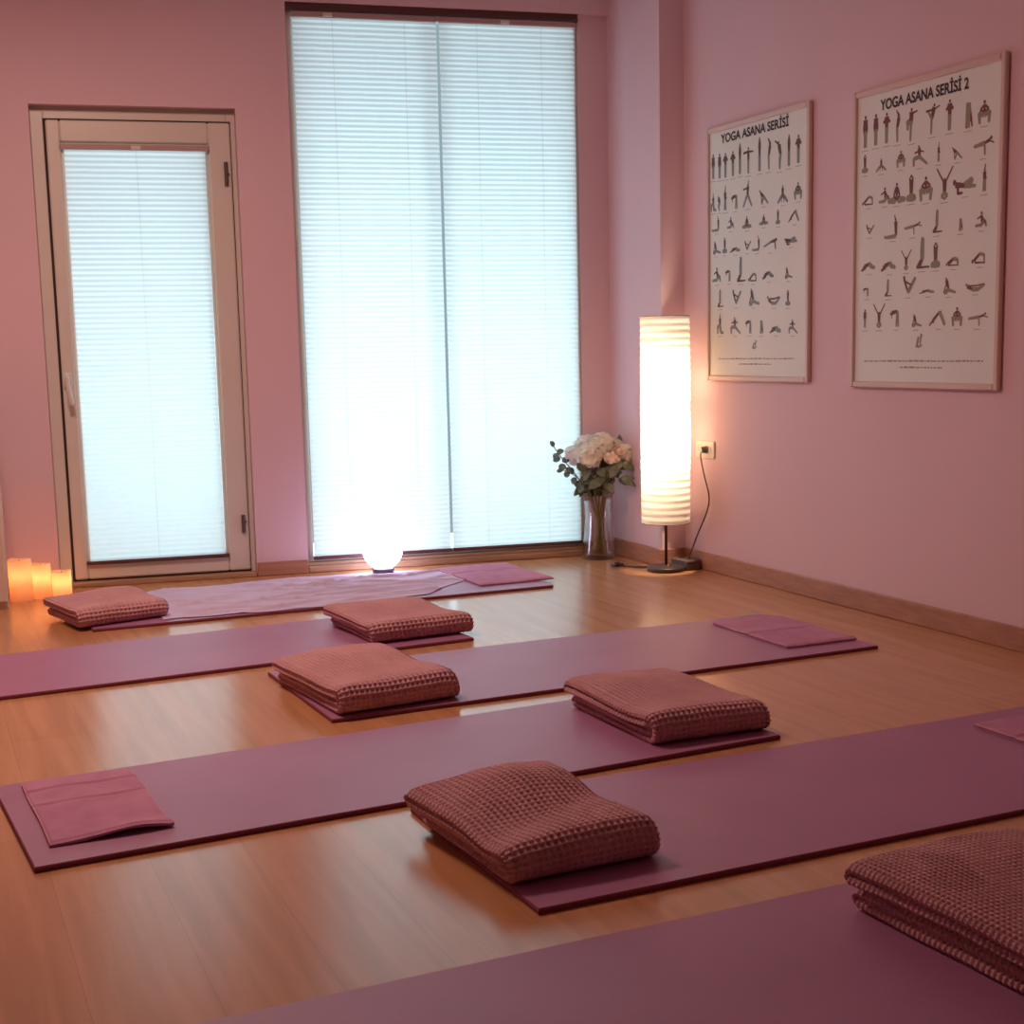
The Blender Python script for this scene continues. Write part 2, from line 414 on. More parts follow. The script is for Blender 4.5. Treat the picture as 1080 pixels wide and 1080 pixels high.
# ------------------------------------------------------------------ yoga mats
def make_mat(x, y, rot, w, l, label, curl=0.0):
    t = thing('yoga_mat', label, 'yoga mat', (x, y, 0), R(rot), 'mauve yoga mats laid in rows')
    nx, ny = 60, 20; h = .012; r_ = .006
    U, W_ = np.meshgrid(np.linspace(-l / 2, l / 2, nx), np.linspace(-w / 2, w / 2, ny), indexing='ij')
    top = h + .0006 * smooth_noise(U, W_, int(abs(x * 100)) + 1, f0=.5, f1=2)
    V = np.stack([U, W_, top], -1).reshape(-1, 3)
    F = gridfaces(nx, ny)
    npmesh('top_layer', V, F, M['mat'], t)
    # rounded rim down to the floor
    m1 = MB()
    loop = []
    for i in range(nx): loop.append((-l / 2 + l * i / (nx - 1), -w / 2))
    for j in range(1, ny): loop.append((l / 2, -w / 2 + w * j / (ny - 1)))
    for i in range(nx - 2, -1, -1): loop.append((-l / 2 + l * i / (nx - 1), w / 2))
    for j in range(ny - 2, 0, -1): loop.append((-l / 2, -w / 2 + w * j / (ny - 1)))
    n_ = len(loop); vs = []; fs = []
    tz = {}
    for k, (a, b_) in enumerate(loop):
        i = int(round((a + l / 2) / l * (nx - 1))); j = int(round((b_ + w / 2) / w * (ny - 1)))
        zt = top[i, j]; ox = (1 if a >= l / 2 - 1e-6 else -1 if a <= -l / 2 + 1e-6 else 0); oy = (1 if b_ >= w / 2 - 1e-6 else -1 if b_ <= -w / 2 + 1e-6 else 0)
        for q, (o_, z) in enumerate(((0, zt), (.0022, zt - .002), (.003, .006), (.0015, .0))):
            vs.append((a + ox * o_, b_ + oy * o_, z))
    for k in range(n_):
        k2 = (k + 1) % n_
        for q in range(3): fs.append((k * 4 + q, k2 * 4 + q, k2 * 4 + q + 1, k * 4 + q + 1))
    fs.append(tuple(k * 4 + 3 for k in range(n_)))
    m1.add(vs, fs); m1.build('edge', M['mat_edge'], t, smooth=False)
    return t
make_mat(1.497, 5.605, .6, .62, 1.86, 'mauve yoga mat nearest the window, half covered by a lilac sheet')
make_mat(.782, 4.70, 4.2, .62, 1.87, 'mauve yoga mat running off the left edge, second from the window')
make_mat(1.915, 3.985, 1.9, .645, 1.85, 'mauve yoga mat third from the window, with a small towel at its right end')
make_mat(1.048, 3.177, 4.05, .595, 1.812, 'mauve yoga mat with a towel on its left end and a blanket on its right')
make_mat(1.872, 2.536, 1.75, .63, 1.83, 'mauve yoga mat running off the right edge, second from the camera')
make_mat(1.09, 1.72, 1.5, .64, 1.95, 'mauve yoga mat closest to the camera, cut by the bottom edge')

# ------------------------------------------------------------------ folded waffle blankets
def make_blanket(flx, fly, rot, w, l, t_, seed, label, z0=.0125, hump=(0, 0), shift=0.0, cell=.0142, twist=0.0, slope=0.0, dip=.004):
    per = 6
    rr = np.random.RandomState(seed)
    g = .005
    rc = t_ / 2 + g / 2                       # bend radius of the fold
    # U path: lower layer back->front, bend, upper layer front->back   (coordinates y, z; front = -y)
    Ls = l - rc - t_ / 2
    step = cell / per
    n1 = int(Ls / step); nb = max(8, int(math.pi * (rc + t_ / 2) / step))
    ys = []; zs = []; nys = []; nzs = []; side = []
    yf = -l / 2 + rc + t_ / 2
    for i in range(n1): ys.append(l / 2 - Ls * i / n1); zs.append(t_ / 2); nys.append(0); nzs.append(-1); side.append(0)
    for i in range(nb + 1):
        a = math.pi * i / nb
        ys.append(yf - rc * math.sin(a)); zs.append(t_ / 2 + rc - rc * math.cos(a)); nys.append(-math.sin(a)); nzs.append(-math.cos(a)); side.append(i / nb)
    for i in range(1, n1 + 1): ys.append(yf + Ls * i / n1); zs.append(t_ / 2 + 2 * rc); nys.append(0); nzs.append(1); side.append(1)
    ys, zs, nys, nzs, side = map(np.array, (ys, zs, nys, nzs, side))
    # cross section: rounded strip with two bulging folded edges
    hw = w / 2; q = t_ / 2
    sec = []
    nx = int((w - q) / step)
    def edge(sg):
        pts = []
        for c0, a0, a1 in ((q / 2, 90, -75), (-q / 2, 75, -90)):
            for a in np.linspace(a0, a1, 9):
                pts.append((sg * (hw - q / 2 + (q / 2) * math.cos(R(a)) * 1.45), c0 + q / 2 * math.sin(R(a))))
        return pts
    outer = [(x, q) for x in np.linspace(-hw + q / 2, hw - q / 2, nx)]
    sec += outer; sec += edge(1); sec += [(x, -q) for x in np.linspace(hw - q / 2, -hw + q / 2, 40)][1:-1]; sec += edge(-1)[::-1]
    sec = np.array(sec); ns = len(sec)
    dseg = np.linalg.norm(np.roll(sec, -1, 0) - sec, axis=1); arc = np.concatenate([[0], np.cumsum(dseg)[:-1]])
    path = np.concatenate([[0], np.cumsum(np.hypot(np.diff(ys), np.diff(zs)))])
    # outer path length on the bend is longer
    out_len = np.concatenate([[0], np.cumsum(np.hypot(np.diff(ys + nys * q), np.diff(zs + nzs * q)))])
    N = len(ys)
    X = np.tile(sec[:, 0], (N, 1)); O = np.tile(sec[:, 1], (N, 1))
    # section normal for displacement
    tan = np.roll(sec, -1, 0) - np.roll(sec, 1, 0); nrm = np.stack([tan[:, 1], -tan[:, 0]], 1)
    nrm /= np.maximum(np.linalg.norm(nrm, axis=1, keepdims=True), 1e-9); nrm *= -1
    # make outward
    if np.sum(nrm[:nx, 1]) < 0: nrm *= -1
    # end taper (rounded)
    L = out_len[-1]; e = np.minimum(path, path[-1] - path); k = np.clip(e / .012, 0, 1); k = np.sqrt(1 - (1 - k) ** 2) * .96 + .04
    O = O * k[:, None]
    A = np.tile(arc, (N, 1)); B = np.tile(out_len[:, None], (1, ns))
    wig = .0012 * smooth_noise(A * 3, B * 3, seed + 5)
    wa = np.abs(np.sin(np.pi * (A + wig) / cell)); wb = np.abs(np.sin(np.pi * (B + wig) / cell))
    pit = np.clip(wa * 1.5 - .28, 0, 1) * np.clip(wb * 1.5 - .28, 0, 1)
    disp = -.52 * cell * pit ** .85
    vis = (O > 0) | (np.abs(X) > hw - q * 1.2)
    disp = np.where(vis, disp, 0)
    X = X + disp * nrm[:, 0][None, :]; O = O + disp * nrm[:, 1][None, :] * k[:, None]
    Y = ys[:, None] + nys[:, None] * O; Z = zs[:, None] + nzs[:, None] * O
    up = side[:, None]
    # lumps, sag, hump and offset of the upper layer
    lump = smooth_noise(X, Y, seed, 8, .8, 3.2)
    u = np.clip((Y + l / 2) / l, 0, 1)
    Htot = 2 * t_ + g
    zrel = np.clip(Z / Htot, 0, 1)
    dz = zrel * (.0095 * lump + hump[0] * np.exp(-(((X - hump[1] * w) / (.33 * w)) ** 2 + ((u - .78) / .3) ** 2)) + slope * X - dip * np.exp(-((u - .36 - .25 * X / w) / .17) ** 2))
    droop = np.clip((np.abs(X) - (hw - .04)) / .04, 0, 1) ** 2 * .006 * zrel
    Z = Z + dz - droop
    X = X - shift * up * (.35 + .65 * u) + twist * up * (u - .3) + .006 * smooth_noise(Y, Z * 4, seed + 9, 5, .6, 2.4) * np.sign(X) * np.clip(np.abs(X) / hw, 0, 1)
    Y = Y + .006 * smooth_noise(X, Z * 2, seed + 13, 5, .6, 2)
    Z = np.maximum(Z - Z.min(), 0)
    V = np.stack([X, Y, Z], -1).reshape(-1, 3)
    F = gridfaces(N, ns, wrap=True)
    c, s_ = math.cos(R(rot)), math.sin(R(rot))
    cx = flx + c * w / 2 - s_ * l / 2; cy = fly + s_ * w / 2 + c * l / 2
    o = npmesh('folded_blanket', V, F, M['waffle'])
    o.location = (cx, cy, z0); o.rotation_euler.z = R(rot)
    tag(o, label, 'blanket', 'folded waffle blankets on the mats')
    return o
make_blanket(.525, 5.30, 13, .35, .37, .035, 11, 'folded pink waffle blanket beside the candles', hump=(.012, .1), cell=.0165, shift=.01)
make_blanket(1.40, 4.50, 4, .37, .42, .036, 23, 'folded waffle blanket on the right end of the second mat from the window', hump=(.01, -.1), shift=.03, cell=.0165)
make_blanket(1.03, 3.63, 6, .365, .50, .038, 37, 'folded waffle blanket on the left end of the third mat from the window', hump=(.012, .05), shift=.02, cell=.0158)
make_blanket(1.645, 2.975, 1, .330, .47, .04, 41, 'folded waffle blanket on the right end of the towel-bearing mat', hump=(.006, -.05), shift=.03, cell=.015)
make_blanket(.962, 2.285, 3, .320, .43, .041, 53, 'large humped waffle blanket at bottom centre, overhanging the mat corner', hump=(.026, .12), shift=.035, slope=.035, dip=.014)
make_blanket(1.485, 1.485, 2, .40, .47, .040, 67, 'waffle blanket in the bottom right corner, closest to the camera', hump=(.006, 0), shift=.02, cell=.0118)

# ------------------------------------------------------------------ folded towels
def make_towel(x, y, rot, w, l, label, seed, z0=.0132, h=.011, lift=(0, 0), crease='x', creases=(.0,)):
    t = thing('folded_towel', label, 'towel', (x, y, z0), R(rot), 'small folded towels on the mats')
    nx, ny = 64, 90
    a = np.linspace(-1, 1, nx); b_ = np.linspace(-1, 1, ny)
    A, B = np.meshgrid(a, b_, indexing='ij')
    X = A * w / 2; Y = B * l / 2
    rnd = .006
    ed = np.minimum(w / 2 - np.abs(X), l / 2 - np.abs(Y)); k = np.clip(ed / .006, 0, 1); k = np.sqrt(1 - (1 - k) ** 2)
    base = lift[0] * np.exp(-(((X - lift[1]) / (w * .3)) ** 2 + ((B + 1) / .16) ** 2))
    z = h * (.45 + .55 * k) + .0016 * smooth_noise(X, Y, seed, 9, 2, 9) + base
    for c in creases:
        z -= .0035 * np.exp(-((Y - c * l + .004 * np.sin(X * 40)) / .004) ** 2)
        z += .0022 * np.exp(-((Y - c * l - .009) / .006) ** 2)
    Xo = X + .003 * smooth_noise(Y, X, seed + 1, 5, 1, 4); Yo = Y + .003 * smooth_noise(X, Y, seed + 2, 5, 1, 4)
    top = np.stack([Xo, Yo, z], -1); bot = np.stack([Xo, Yo, base + .0003], -1)
    V = np.concatenate([top.reshape(-1, 3), bot.reshape(-1, 3)]); n = nx * ny
    F = gridfaces(nx, ny); idx = np.arange(n).reshape(nx, ny)
    lp = np.concatenate([idx[:, 0], idx[-1, 1:], idx[-2::-1, -1], idx[0, -2:0:-1]])
    nx_ = np.roll(lp, -1)
    F2 = np.stack([lp, nx_, nx_ + n, lp + n], -1)
    npmesh('cloth', V, np.concatenate([F, F[:, ::-1] + n, F2[:, ::-1]]), M['towel'], t)
    # stitched hem following the outline
    P = V[lp]; m1 = MB()
    pts = [Vector((p[0] * .985, p[1] * .985, p[2] + .0012)) for p in P[::3]]; pts.append(pts[0])
    m1.tube(pts, .0021, 6, cap=False); m1.build('hem', M['hem'], t, smooth=True)
    return t
make_towel(.316, 3.150, 3.0, .250, .455, 'pink towel with a centre crease on the left end of a mat', 3, lift=(.012, .04), creases=(.08, .33))
make_towel(2.703, 4.015, 0.0, .275, .455, 'small mauve towel on the mat end nearest the baseboard of the right wall', 5, creases=(-.02,))
make_towel(2.315, 5.672, 1.0, .34, .50, 'flat lilac towel at the right end of the window-side mat', 7, z0=.0135, creases=(.12,))
make_towel(2.60, 2.60, 2.0, .29, .36, 'mauve towel cut off by the right edge of the picture', 9, creases=(.1,))

# ------------------------------------------------------------------ rumpled sheet on the window-side mat
def make_sheet():
    nu, nv = 220, 110
    U, W_ = np.meshgrid(np.linspace(0, 1, nu), np.linspace(0, 1, nv), indexing='ij')
    fr = np.interp(U, [0, .45, .68, .80, .9, 1], [5.315, 5.305, 5.305, 5.36, 5.50, 5.62]) + .008 * np.sin(U * 37) + .012 * np.sin(U * 11 + 1)
    bk = np.interp(U, [0, .1, .5, .75, 1], [6.07, 6.09, 6.13, 6.10, 6.02]) + .01 * np.sin(U * 17)
    X = .83 + 1.33 * U + .05 * W_ * (1 - U); Y = fr + (bk - fr) * W_
    my = 5.605 + (X - 1.497) * math.tan(R(.6)) + .31
    on = 1 / (1 + np.exp((Y - my - .012) / .008))
    base = .0135 * on + .0012
    cr = np.zeros_like(X)
    rr = np.random.RandomState(4)
    for _ in range(55):
        cx, cy = rr.uniform(.85, 2.15), rr.uniform(5.3, 6.1); an = R(rr.uniform(-25, 25)); ln = rr.uniform(.06, .25); wd = rr.uniform(.005, .012)
        dx = (X - cx) * math.cos(an) + (Y - cy) * math.sin(an); dy = -(X - cx) * math.sin(an) + (Y - cy) * math.cos(an)
        cr += rr.uniform(.006, .014) * np.exp(-(dx / ln) ** 2 - (dy / wd) ** 2)
    cr *= 1 - .0 * U
    flat = 1 - np.exp(-(((X - 1.935) / .13) ** 2 + ((Y - 6.06) / .12) ** 2) ** 2)   # pressed flat under the globe lamp
    under_bl = 1 / (1 + np.exp((X - .93) / .01)) * (Y < 5.74)
    cr = np.minimum(cr, .022) * flat * (1 - under_bl)
    e = np.minimum(np.minimum(U, 1 - U) * 1.3, np.minimum(W_, 1 - W_) * .8); 
    z = base + cr * np.clip(e / .03, .25, 1) + .0015 * np.abs(smooth_noise(X, Y, 8, 8, 2, 7)) * flat
    z2 = z - .0008
    V = np.concatenate([np.stack([X, Y, z], -1).reshape(-1, 3), np.stack([X, Y, z2], -1).reshape(-1, 3)]); n = nu * nv
    F = gridfaces(nu, nv); idx = np.arange(n).reshape(nu, nv)
    lp = np.concatenate([idx[:, 0], idx[-1, 1:], idx[-2::-1, -1], idx[0, -2:0:-1]]); nx_ = np.roll(lp, -1)
    o = npmesh('rumpled_sheet', V, np.concatenate([F, F[:, ::-1] + n, np.stack([lp, nx_, nx_ + n, lp + n], -1)[:, ::-1]]), M['sheet'])
    tag(o, 'rumpled lilac cotton sheet spread along the window-side mat', 'sheet')
make_sheet()

# ------------------------------------------------------------------ globe lamp on the sheet
gl = thing('globe_lamp', 'glowing white globe lamp on the sheet before the tall window', 'lamp', (1.935, 6.06, .0045))
prof = [(.0905 * math.sin(R(a)), .012 + .0905 - .0905 * math.cos(R(a))) for a in np.linspace(28, 178, 30)]
mb = MB(); mb.lathe(prof, 48); mb.build('glass_globe', M['globe'], gl, smooth=True)
mb = MB(); mb.lathe([(.0, .0), (.045, .0), (.05, .006), (.05, .016), (.044, .02), (0, .02)], 40); mb.build('base', M['black'], gl, smooth=False)

# ------------------------------------------------------------------ candles
for x, y, r_, h_, lb in ((.385, 6.15, .047, .172, 'tallest glowing pillar candle, beside the pale cabinet'),
                         (.468, 6.17, .040, .145, 'middle-height glowing pillar candle between its two neighbours'),
                         (.548, 6.15, .040, .112, 'shortest glowing pillar candle, nearest the glazed door')):
    t = thing('pillar_candle', lb, 'candle', (x, y, 0), random.Random(int(x * 999)).uniform(0, 3), 'pillar candles by the door')
    m1 = MB(); seg = 36; vs = []; fs = []
    pr = [(r_ * .995, 0), (r_, .004), (r_, h_ * .5), (r_, h_ - .004), (r_ - .002, h_), (r_ - .006, h_ - .001), (r_ - .009, h_ - .012), (0.004, h_ - .016)]
    for r2, z in pr:
        for i in range(seg):
            a = 2 * math.pi * i / seg
            dz = (.003 * math.sin(a * 2 + x * 50) + .0012 * math.sin(a * 5)) * (1 if z > h_ * .8 else 0)
            vs.append((r2 * math.cos(a), r2 * math.sin(a), z + dz * (r2 / r_)))
    for j in range(len(pr) - 1):
        for i in range(seg):
            k = (i + 1) % seg; fs.append((j * seg + i, j * seg + k, (j + 1) * seg + k, (j + 1) * seg + i))
    m1.add(vs, fs); m1.build('wax_body', M['wax'], t, smooth=True)
    m1 = MB(); m1.tube([(0, 0, h_ - .018), (.001, 0, h_ - .008), (.003, 0, h_ - .001)], .0012, 6); m1.build('wick', M['black'], t)
    point('candle_glow', (0, 0, h_ * .62), 0.20, (1, .42, .17), .012, t)

# ------------------------------------------------------------------ pale cabinet at the left edge
cab = thing('low_cabinet', 'pale cabinet with a round brown knob cut by the left edge', 'cabinet', (.03, 5.95, 0), 0)
m1 = MB(); m1.box((-.27, .018, .0), (.295, .36, .80), bev=.004); m1.build('body', M['cabinet'], cab)
m1 = MB(); m1.box((-.262, 0, .03), (.288, .017, .785), bev=.004); dr = m1.build('door', M['cabinet'], cab)
m1 = MB(); m1.tube([(.247, 0, .49), (.247, -.02, .49)], .005, 10); m1.lathe([(0, .0), (.01, .001), (.015, .007), (.012, .014), (0, .017)], 20)
vv = m1.v; o0 = len(vv) - 5 * 20
for i in range(o0, len(vv)): px_, py_, pz_ = vv[i]; vv[i] = (.247 + px_, -.016 - pz_, .49 + py_)
kn = m1.build('knob', M['brown_metal'], dr, smooth=True)

# ------------------------------------------------------------------ paper floor lamp
LX, LY = 3.06, 5.46
lp_ = thing('floor_lamp', 'lit column floor lamp with a white rice paper shade', 'lamp', (LX, LY, 0))
mb = MB(); mb.lathe([(0, 0), (.082, 0), (.087, .004), (.087, .016), (.082, .021), (.03, .023), (.012, .028), (0, .028)], 48); mb.build('base', M['blackmetal'], lp_, smooth=False)
mb = MB(); mb.tube([(0, 0, .022), (0, 0, 1.06)], .0065, 14); mb.build('pole', M['blackmetal'], lp_, smooth=True)
nz, nt_ = 150, 64
Z, TH = np.meshgrid(np.linspace(.216, 1.118, nz), np.linspace(0, 2 * np.pi, nt_, endpoint=False), indexing='ij')
rr_ = .108 + .0011 * np.sin(Z * 2 * np.pi / .03) + .0009 * smooth_noise(TH / 6, Z * 4, 3, 9, 1, 5)
npmesh('paper_shade', np.stack([rr_ * np.cos(TH), rr_ * np.sin(TH), Z], -1).reshape(-1, 3), gridfaces(nz, nt_, True), M['shade'], lp_)
for z in (.216, 1.118):
    mb = MB(); pts = [(.1085 * math.cos(a), .1085 * math.sin(a), z) for a in np.linspace(0, 2 * math.pi, 49)]
    mb.tube(pts, .0014, 6, cap=False)
    for a in (0, 2.1, 4.2): mb.tube([(0, 0, z), (.108 * math.cos(a), .108 * math.sin(a), z)], .001, 5)
    mb.build('wire_ring', M['blackmetal'], lp_)
for z in (.58, .82):
    mb = MB(); mb.lathe([(.0, -.03), (.016, -.025), (.022, .0), (.03, .03), (.024, .055), (0, .064)], 20, (.032, 0, z)); mb.build('bulb', M['bulb'], lp_, smooth=True)
for z, p in ((.60, 18), (.84, 8)):
    point('lamp_glow', (.052, -.035, z), p, (1, .78, .56), .03, lp_)
# cord with its floor switch
mb = MB()
mb.tube([(.0, .06, .012), (-.04, .10, .008), (-.09, .16, .004), (-.11, .19, .0035), (-.125, .215, .008)], .003, 8, smooth=2)
mb.tube([(-.135, .225, .008), (-.09, .13, .004), (-.06, .09, .004), (.0, .04, .01)], .003, 8, smooth=2)
mb.tube([(.02, .075, .01), (.06, .08, .006), (.10, .03, .02)], .003, 8, smooth=2)
mb.build('cord', M['black'], lp_, smooth=True)
mb = MB(); mb.box((-.035, -.019, 0), (.035, .019, .014), bev=.005, fn=lambda x, y, z: (x * .8 - .13 - y * .3, y * .8 + .222 + x * .3, z)); mb.box((-.012, -.008, .012), (.012, .008, .020), bev=.002, fn=lambda x, y, z: (x - .13, y + .222, z))
mb.build('floor_switch', M['black'], lp_)

# extension block behind the lamp base, its cord runs up to the wall socket
ex = thing('extension_block', 'dark brown extension block on the floor behind the lamp base', 'extension block', (3.163, 5.462, 0), R(4))
mb = MB(); mb.box((-.04, -.065, 0), (.04, .065, .046), bev=.006); mb.build('housing', M['dkbrown'], ex)
for yy in (-.03, .03):
    mb = MB(); mb.lathe([(.019, .0455), (.019, .048), (.016, .048), (.016, .0462), (0, .0462)], 24, (0, yy, 0)); mb.build('socket_face', M['black'], ex)
mb = MB()
inv = (Matrix.Translation((3.163, 5.462, 0)) @ Matrix.Rotation(R(4), 4, 'Z')).inverted()
cp = [(3.165, 5.445, .044), (3.175, 5.44, .075), (3.185, 5.40, .16), (3.195, 5.335, .26), (3.205, 5.325, .33), (3.20, 5.36, .41), (3.20, 5.385, .47), (3.19, 5.385, .52), (3.195, 5.372, .536)]
mb.tube([inv @ Vector(p) for p in cp], .0032, 8, smooth=3); mb.build('cord', M['blackmetal'], ex, smooth=True)
mb = MB(); mb.tube([inv @ Vector((3.186, 5.372, .536)), inv @ Vector((3.214, 5.372, .536))], [.012, .017], 16); mb.build('plug', M['black'], ex)

# wall socket
so = thing('wall_socket', 'double cream wall socket plate beside the lit lamp shade', 'socket', (XR, 5.39, .535))
mb = MB(); mb.box((-.009, -.078, -.038), (-.0005, .078, .038), bev=.003); mb.build('plate', M['plate'], so)
for yy in (-.036, .036):
    mb = MB(); mb.lathe([(.020, 0), (.020, .002), (.017, .002), (.016, -.004), (0, -.004)], 24)
    mb.v = [(-.009 - z, yy + x, y) for x, y, z in mb.v]
    for dy in (-.0095, .0095):
        mb.tube([(-.0045, yy + dy, 0), (-.0085, yy + dy, 0)], .0025, 8, mi=1)
    mb.build('socket_face', [M['plate'], M['black']], so)

# ------------------------------------------------------------------ framed posters
POSES = {  # head (x, y, r), then strokes: kind t(op)/l(eg), width, points
 'st': ((0, .93, .06), 't.13:0,.84:0,.5', 'l.07:-.03,.5:-.035,0', 'l.07:.03,.5:.035,0', 't.04:-.06,.8:-.09,.6:-.08,.45', 't.04:.06,.8:.09,.6:.08,.45'),
 'el': ((0, .93, .055), 't.13:0,.84:0,.5', 'l.07:-.03,.5:-.03,0', 'l.07:.03,.5:.03,0', 't.04:-.06,.8:-.16,.68:-.02,.68', 't.04:.06,.8:.16,.68:.02,.68'),
 'up': ((0, .80, .045), 't.1:0,.73:0,.45', 'l.06:-.025,.45:-.03,0', 'l.06:.025,.45:.03,0', 't.035:-.05,.7:-.03,.86:0,1', 't.035:.05,.7:.03,.86:0,1'),
 'ln': ((.09, .80, .045), 't.1:.07,.72:.01,.45', 'l.07:0,.45:.02,0', 't.035:.05,.7:.04,.86:-.04,1', 't.035:.1,.7:.08,.86:-.04,1'),
 'bb': ((-.04, .9, .05), 't.12:.0,.8:.07,.5', 'l.08:.07,.5:.04,.25:.04,0', 't.04:.0,.8:-.16,.93:-.25,.98'),
 'tp': ((0, .95, .055), 't.11:0,.86:0,.5', 'l.06:-.02,.5:-.02,0', 'l.06:.02,.5:.02,0', 't.05:-.33,.8:0,.83:.33,.8'),
 'sr': ((.02, .83, .05), 't.11:.02,.76:0,.45', 'l.08:-.02,.45:-.3,0', 'l.08:.02,.45:.28,0', 't.045:-.3,.68:0,.72', 't.045:.03,.72:.06,1'),
 'tr': ((-.35, .75, .08), 't.15:-.3,.7:0,.5', 'l.12:0,.5:-.2,0', 'l.12:.02,.5:.5,0', 't.07:-.25,.7:-.5,.95', 't.07:-.25,.62:-.25,.1'),
 'wd': ((0, .93, .07), 't.16:0,.82:0,.45', 'l.13:-.02,.4:-.3,.25:-.6,0', 'l.13:.02,.4:.3,.25:.6,0', 't.05:-.05,.75:-.16,.0', 't.05:.05,.75:.16,.0'),
 'sq': ((0, .92, .08), 't.18:0,.8:0,.4', 'l.13:-.02,.35:-.32,.45:-.28,0', 'l.13:.02,.35:.32,.45:.28,0', 't.06:-.07,.75:-.25,.6:-.02,.5', 't.06:.07,.75:.25,.6:.02,.5'),
 'kn': ((0, .8, .06), 't.13:0,.72:0,.4', 'l.11:0,.4:.08,.05:.28,.03', 'l.1:-.02,.4:-.2,.35:-.2,0', 't.045:0,.7:0,1'),
 'ch': ((0, .86, .08), 't.15:0,.78:.06,.45', 'l.13:.06,.45:-.1,.35:.02,0', 't.06:0,.75:-.12,.6:-.12,1'),
 'u1': ((0, .78, .05), 't.11:0,.7:0,.42', 'l.07:-.02,.42:-.05,0', 'l.07:.02,.42:.05,0', 't.04:0,.7:.03,1', 't.04:0,.68:.1,.45'),
 'hf': ((-.4, .7, .08), 't.14:-.32,.75:.1,.82', 'l.1:.1,.8:.03,0', 'l.1:.14,.8:.2,0', 't.05:-.3,.7:-.35,.45'),
 'ls': ((.18, .8, .05), 't.13:.18,.7:.2,.1', 'l.1:.2,.07:-.2,.05:-.55,.05', 't.05:.18,.68:.1,1', 'l.05:-.55,.05:-.57,.14'),
 'tw': ((.0, .88, .09), 't.2:0,.75:.05,.2', 'l.13:.05,.15:-.5,.12', 'l.12:.05,.2:.3,.4:.4,.05', 't.07:.0,.7:-.35,.55', 't.07:.02,.7:.35,.25'),
 'bf': ((0, .9, .08), 't.2:0,.78:0,.25', 'l.14:-.03,.2:-.6,.12:-.1,.04', 'l.14:.03,.2:.6,.12:.1,.04', 't.07:-.08,.7:-.2,.35:0,.15', 't.07:.08,.7:.2,.35:0,.15'),
 'lu': ((0, .78, .055), 't.14:0,.7:0,.2', 'l.13:0,.18:-.22,.1:.1,.04', 'l.13:0,.18:.22,.1:-.1,.04', 't.045:-.06,.65:-.09,.85:0,1', 't.045:.06,.65:.09,.85:0,1'),
 'dg': ((-.5, .25, .1), 't.2:-.5,.35:.1,.85', 'l.16:.1,.85:.55,.05', 't.09:-.4,.45:-.85,.03'),
 'pg': ((-.2, .9, .08), 't.16:-.17,.8:0,.3', 'l.14:0,.25:-.35,.08:-.1,.05', 'l.13:.0,.22:.6,.06', 't.06:-.15,.7:-.4,.1'),
 'cd': ((-.7, .3, .16), 't.34:-.6,.4:0,.6', 'l.35:0,.6:.3,.35:.7,.25', 't.16:-.5,.3:-1,.08'),
 'bt': ((-.3, .9, .09), 't.17:-.28,.8:0,.12', 'l.15:0,.12:.55,.85', 't.07:-.25,.7:.25,.5'),
 'rp': ((.85, .75, .11), 't.24:.75,.7:.1,.6', 'l.18:.1,.6:-.9,.3', 't.1:.65,.6:.75,.02'),
 'cr': ((-.9, .7, .16), 't.34:-.8,.55:0,.45', 'l.3:0,.5:.6,.75:.4,.3', 'l.24:0,.4:.9,.35', 't.18:-.6,.5:-.6,.04:-.2,.04'),
 'ss': ((-.22, .05, .05), 't.12:-.15,.06:0,.3', 'l.09:0,.3:-.02,.65:0,1', 't.05:-.2,.03:.35,.03', 'l.07:.04,.3:.05,.98'),
 'br': ((-.75, .2, .14), 't.28:-.6,.25:0,.8', 'l.24:0,.8:.45,.7:.5,.04', 't.1:-.5,.1:.5,.06'),
 'bo': ((-.95, .75, .14), 't.28:-.85,.55:-.3,.2', 'l.28:-.3,.2:.3,.18:.95,.7', 't.1:-.7,.6:.1,.6:.95,.75'),
 'wl': ((-.05, .9, .07), 't.15:-.03,.8:.0,.45', 'l.12:0,.4:-.4,.35:-.4,.0', 'l.11:0,.4:.55,.0', 't.05:-.35,.62:0,.7:.3,.62'),
 'fo': ((.15, .3, .09), 't.17:.12,.4:.05,.85', 'l.13:.0,.9:-.06,0', 'l.1:.06,.88:.05,0', 't.06:.15,.45:.22,.02'),
 'lg': ((0, .93, .05), 't.12:0,.85:-.02,.5', 'l.07:-.02,.5:-.04,0', 'l.08:0,.5:-.18,.6:-.16,.35', 't.04:0,.8:.25,.86', 't.04:0,.8:-.12,.6'),
 'tl': ((.1, .93, .055), 't.12:.08,.85:-.02,.5', 'l.07:-.03,.5:-.04,0', 'l.07:-.02,.5:-.22,.8', 't.04:-.3,.78:.08,.8:.35,.88'),
 'w3': ((.75, .9, .1), 't.2:.65,.8:.15,.65', 'l.17:.15,.62:.2,0', 'l.16:.15,.66:-.8,.55', 't.06:.6,.75:1,.6'),
 'vv': ((0, .62, .05), 't.12:0,.55:0,.2', 'l.07:0,.2:-.12,.1:.0,0', 'l.07:0,.2:.12,.1:.0,0', 't.045:-.03,.52:-.36,1', 't.045:.03,.52:.36,1'),
}
def stroke(mb_, pts, w, mi, depth):
    n = len(pts)
    for i in range(n - 1):
        a = Vector(pts[i]); b_ = Vector(pts[i + 1]); d = (b_ - a); L = d.length
        if L < 1e-6: continue
        d /= L; p = Vector((-d.y, d.x))
        w0 = w * (.62 if (i == 0 and n > 2) else .55); w1 = w * .40 if i == n - 2 else w * .55
        a2 = a - d * w * .1
        q = [a2 - p * w0, b_ - p * w1, b_ + d * w1 * .7, b_ + p * w1, a2 + p * w0]
        mb_.add([(depth - i * 5e-7, -v.x, v.y) for v in q], [(0, 1, 2, 3, 4)], mi)
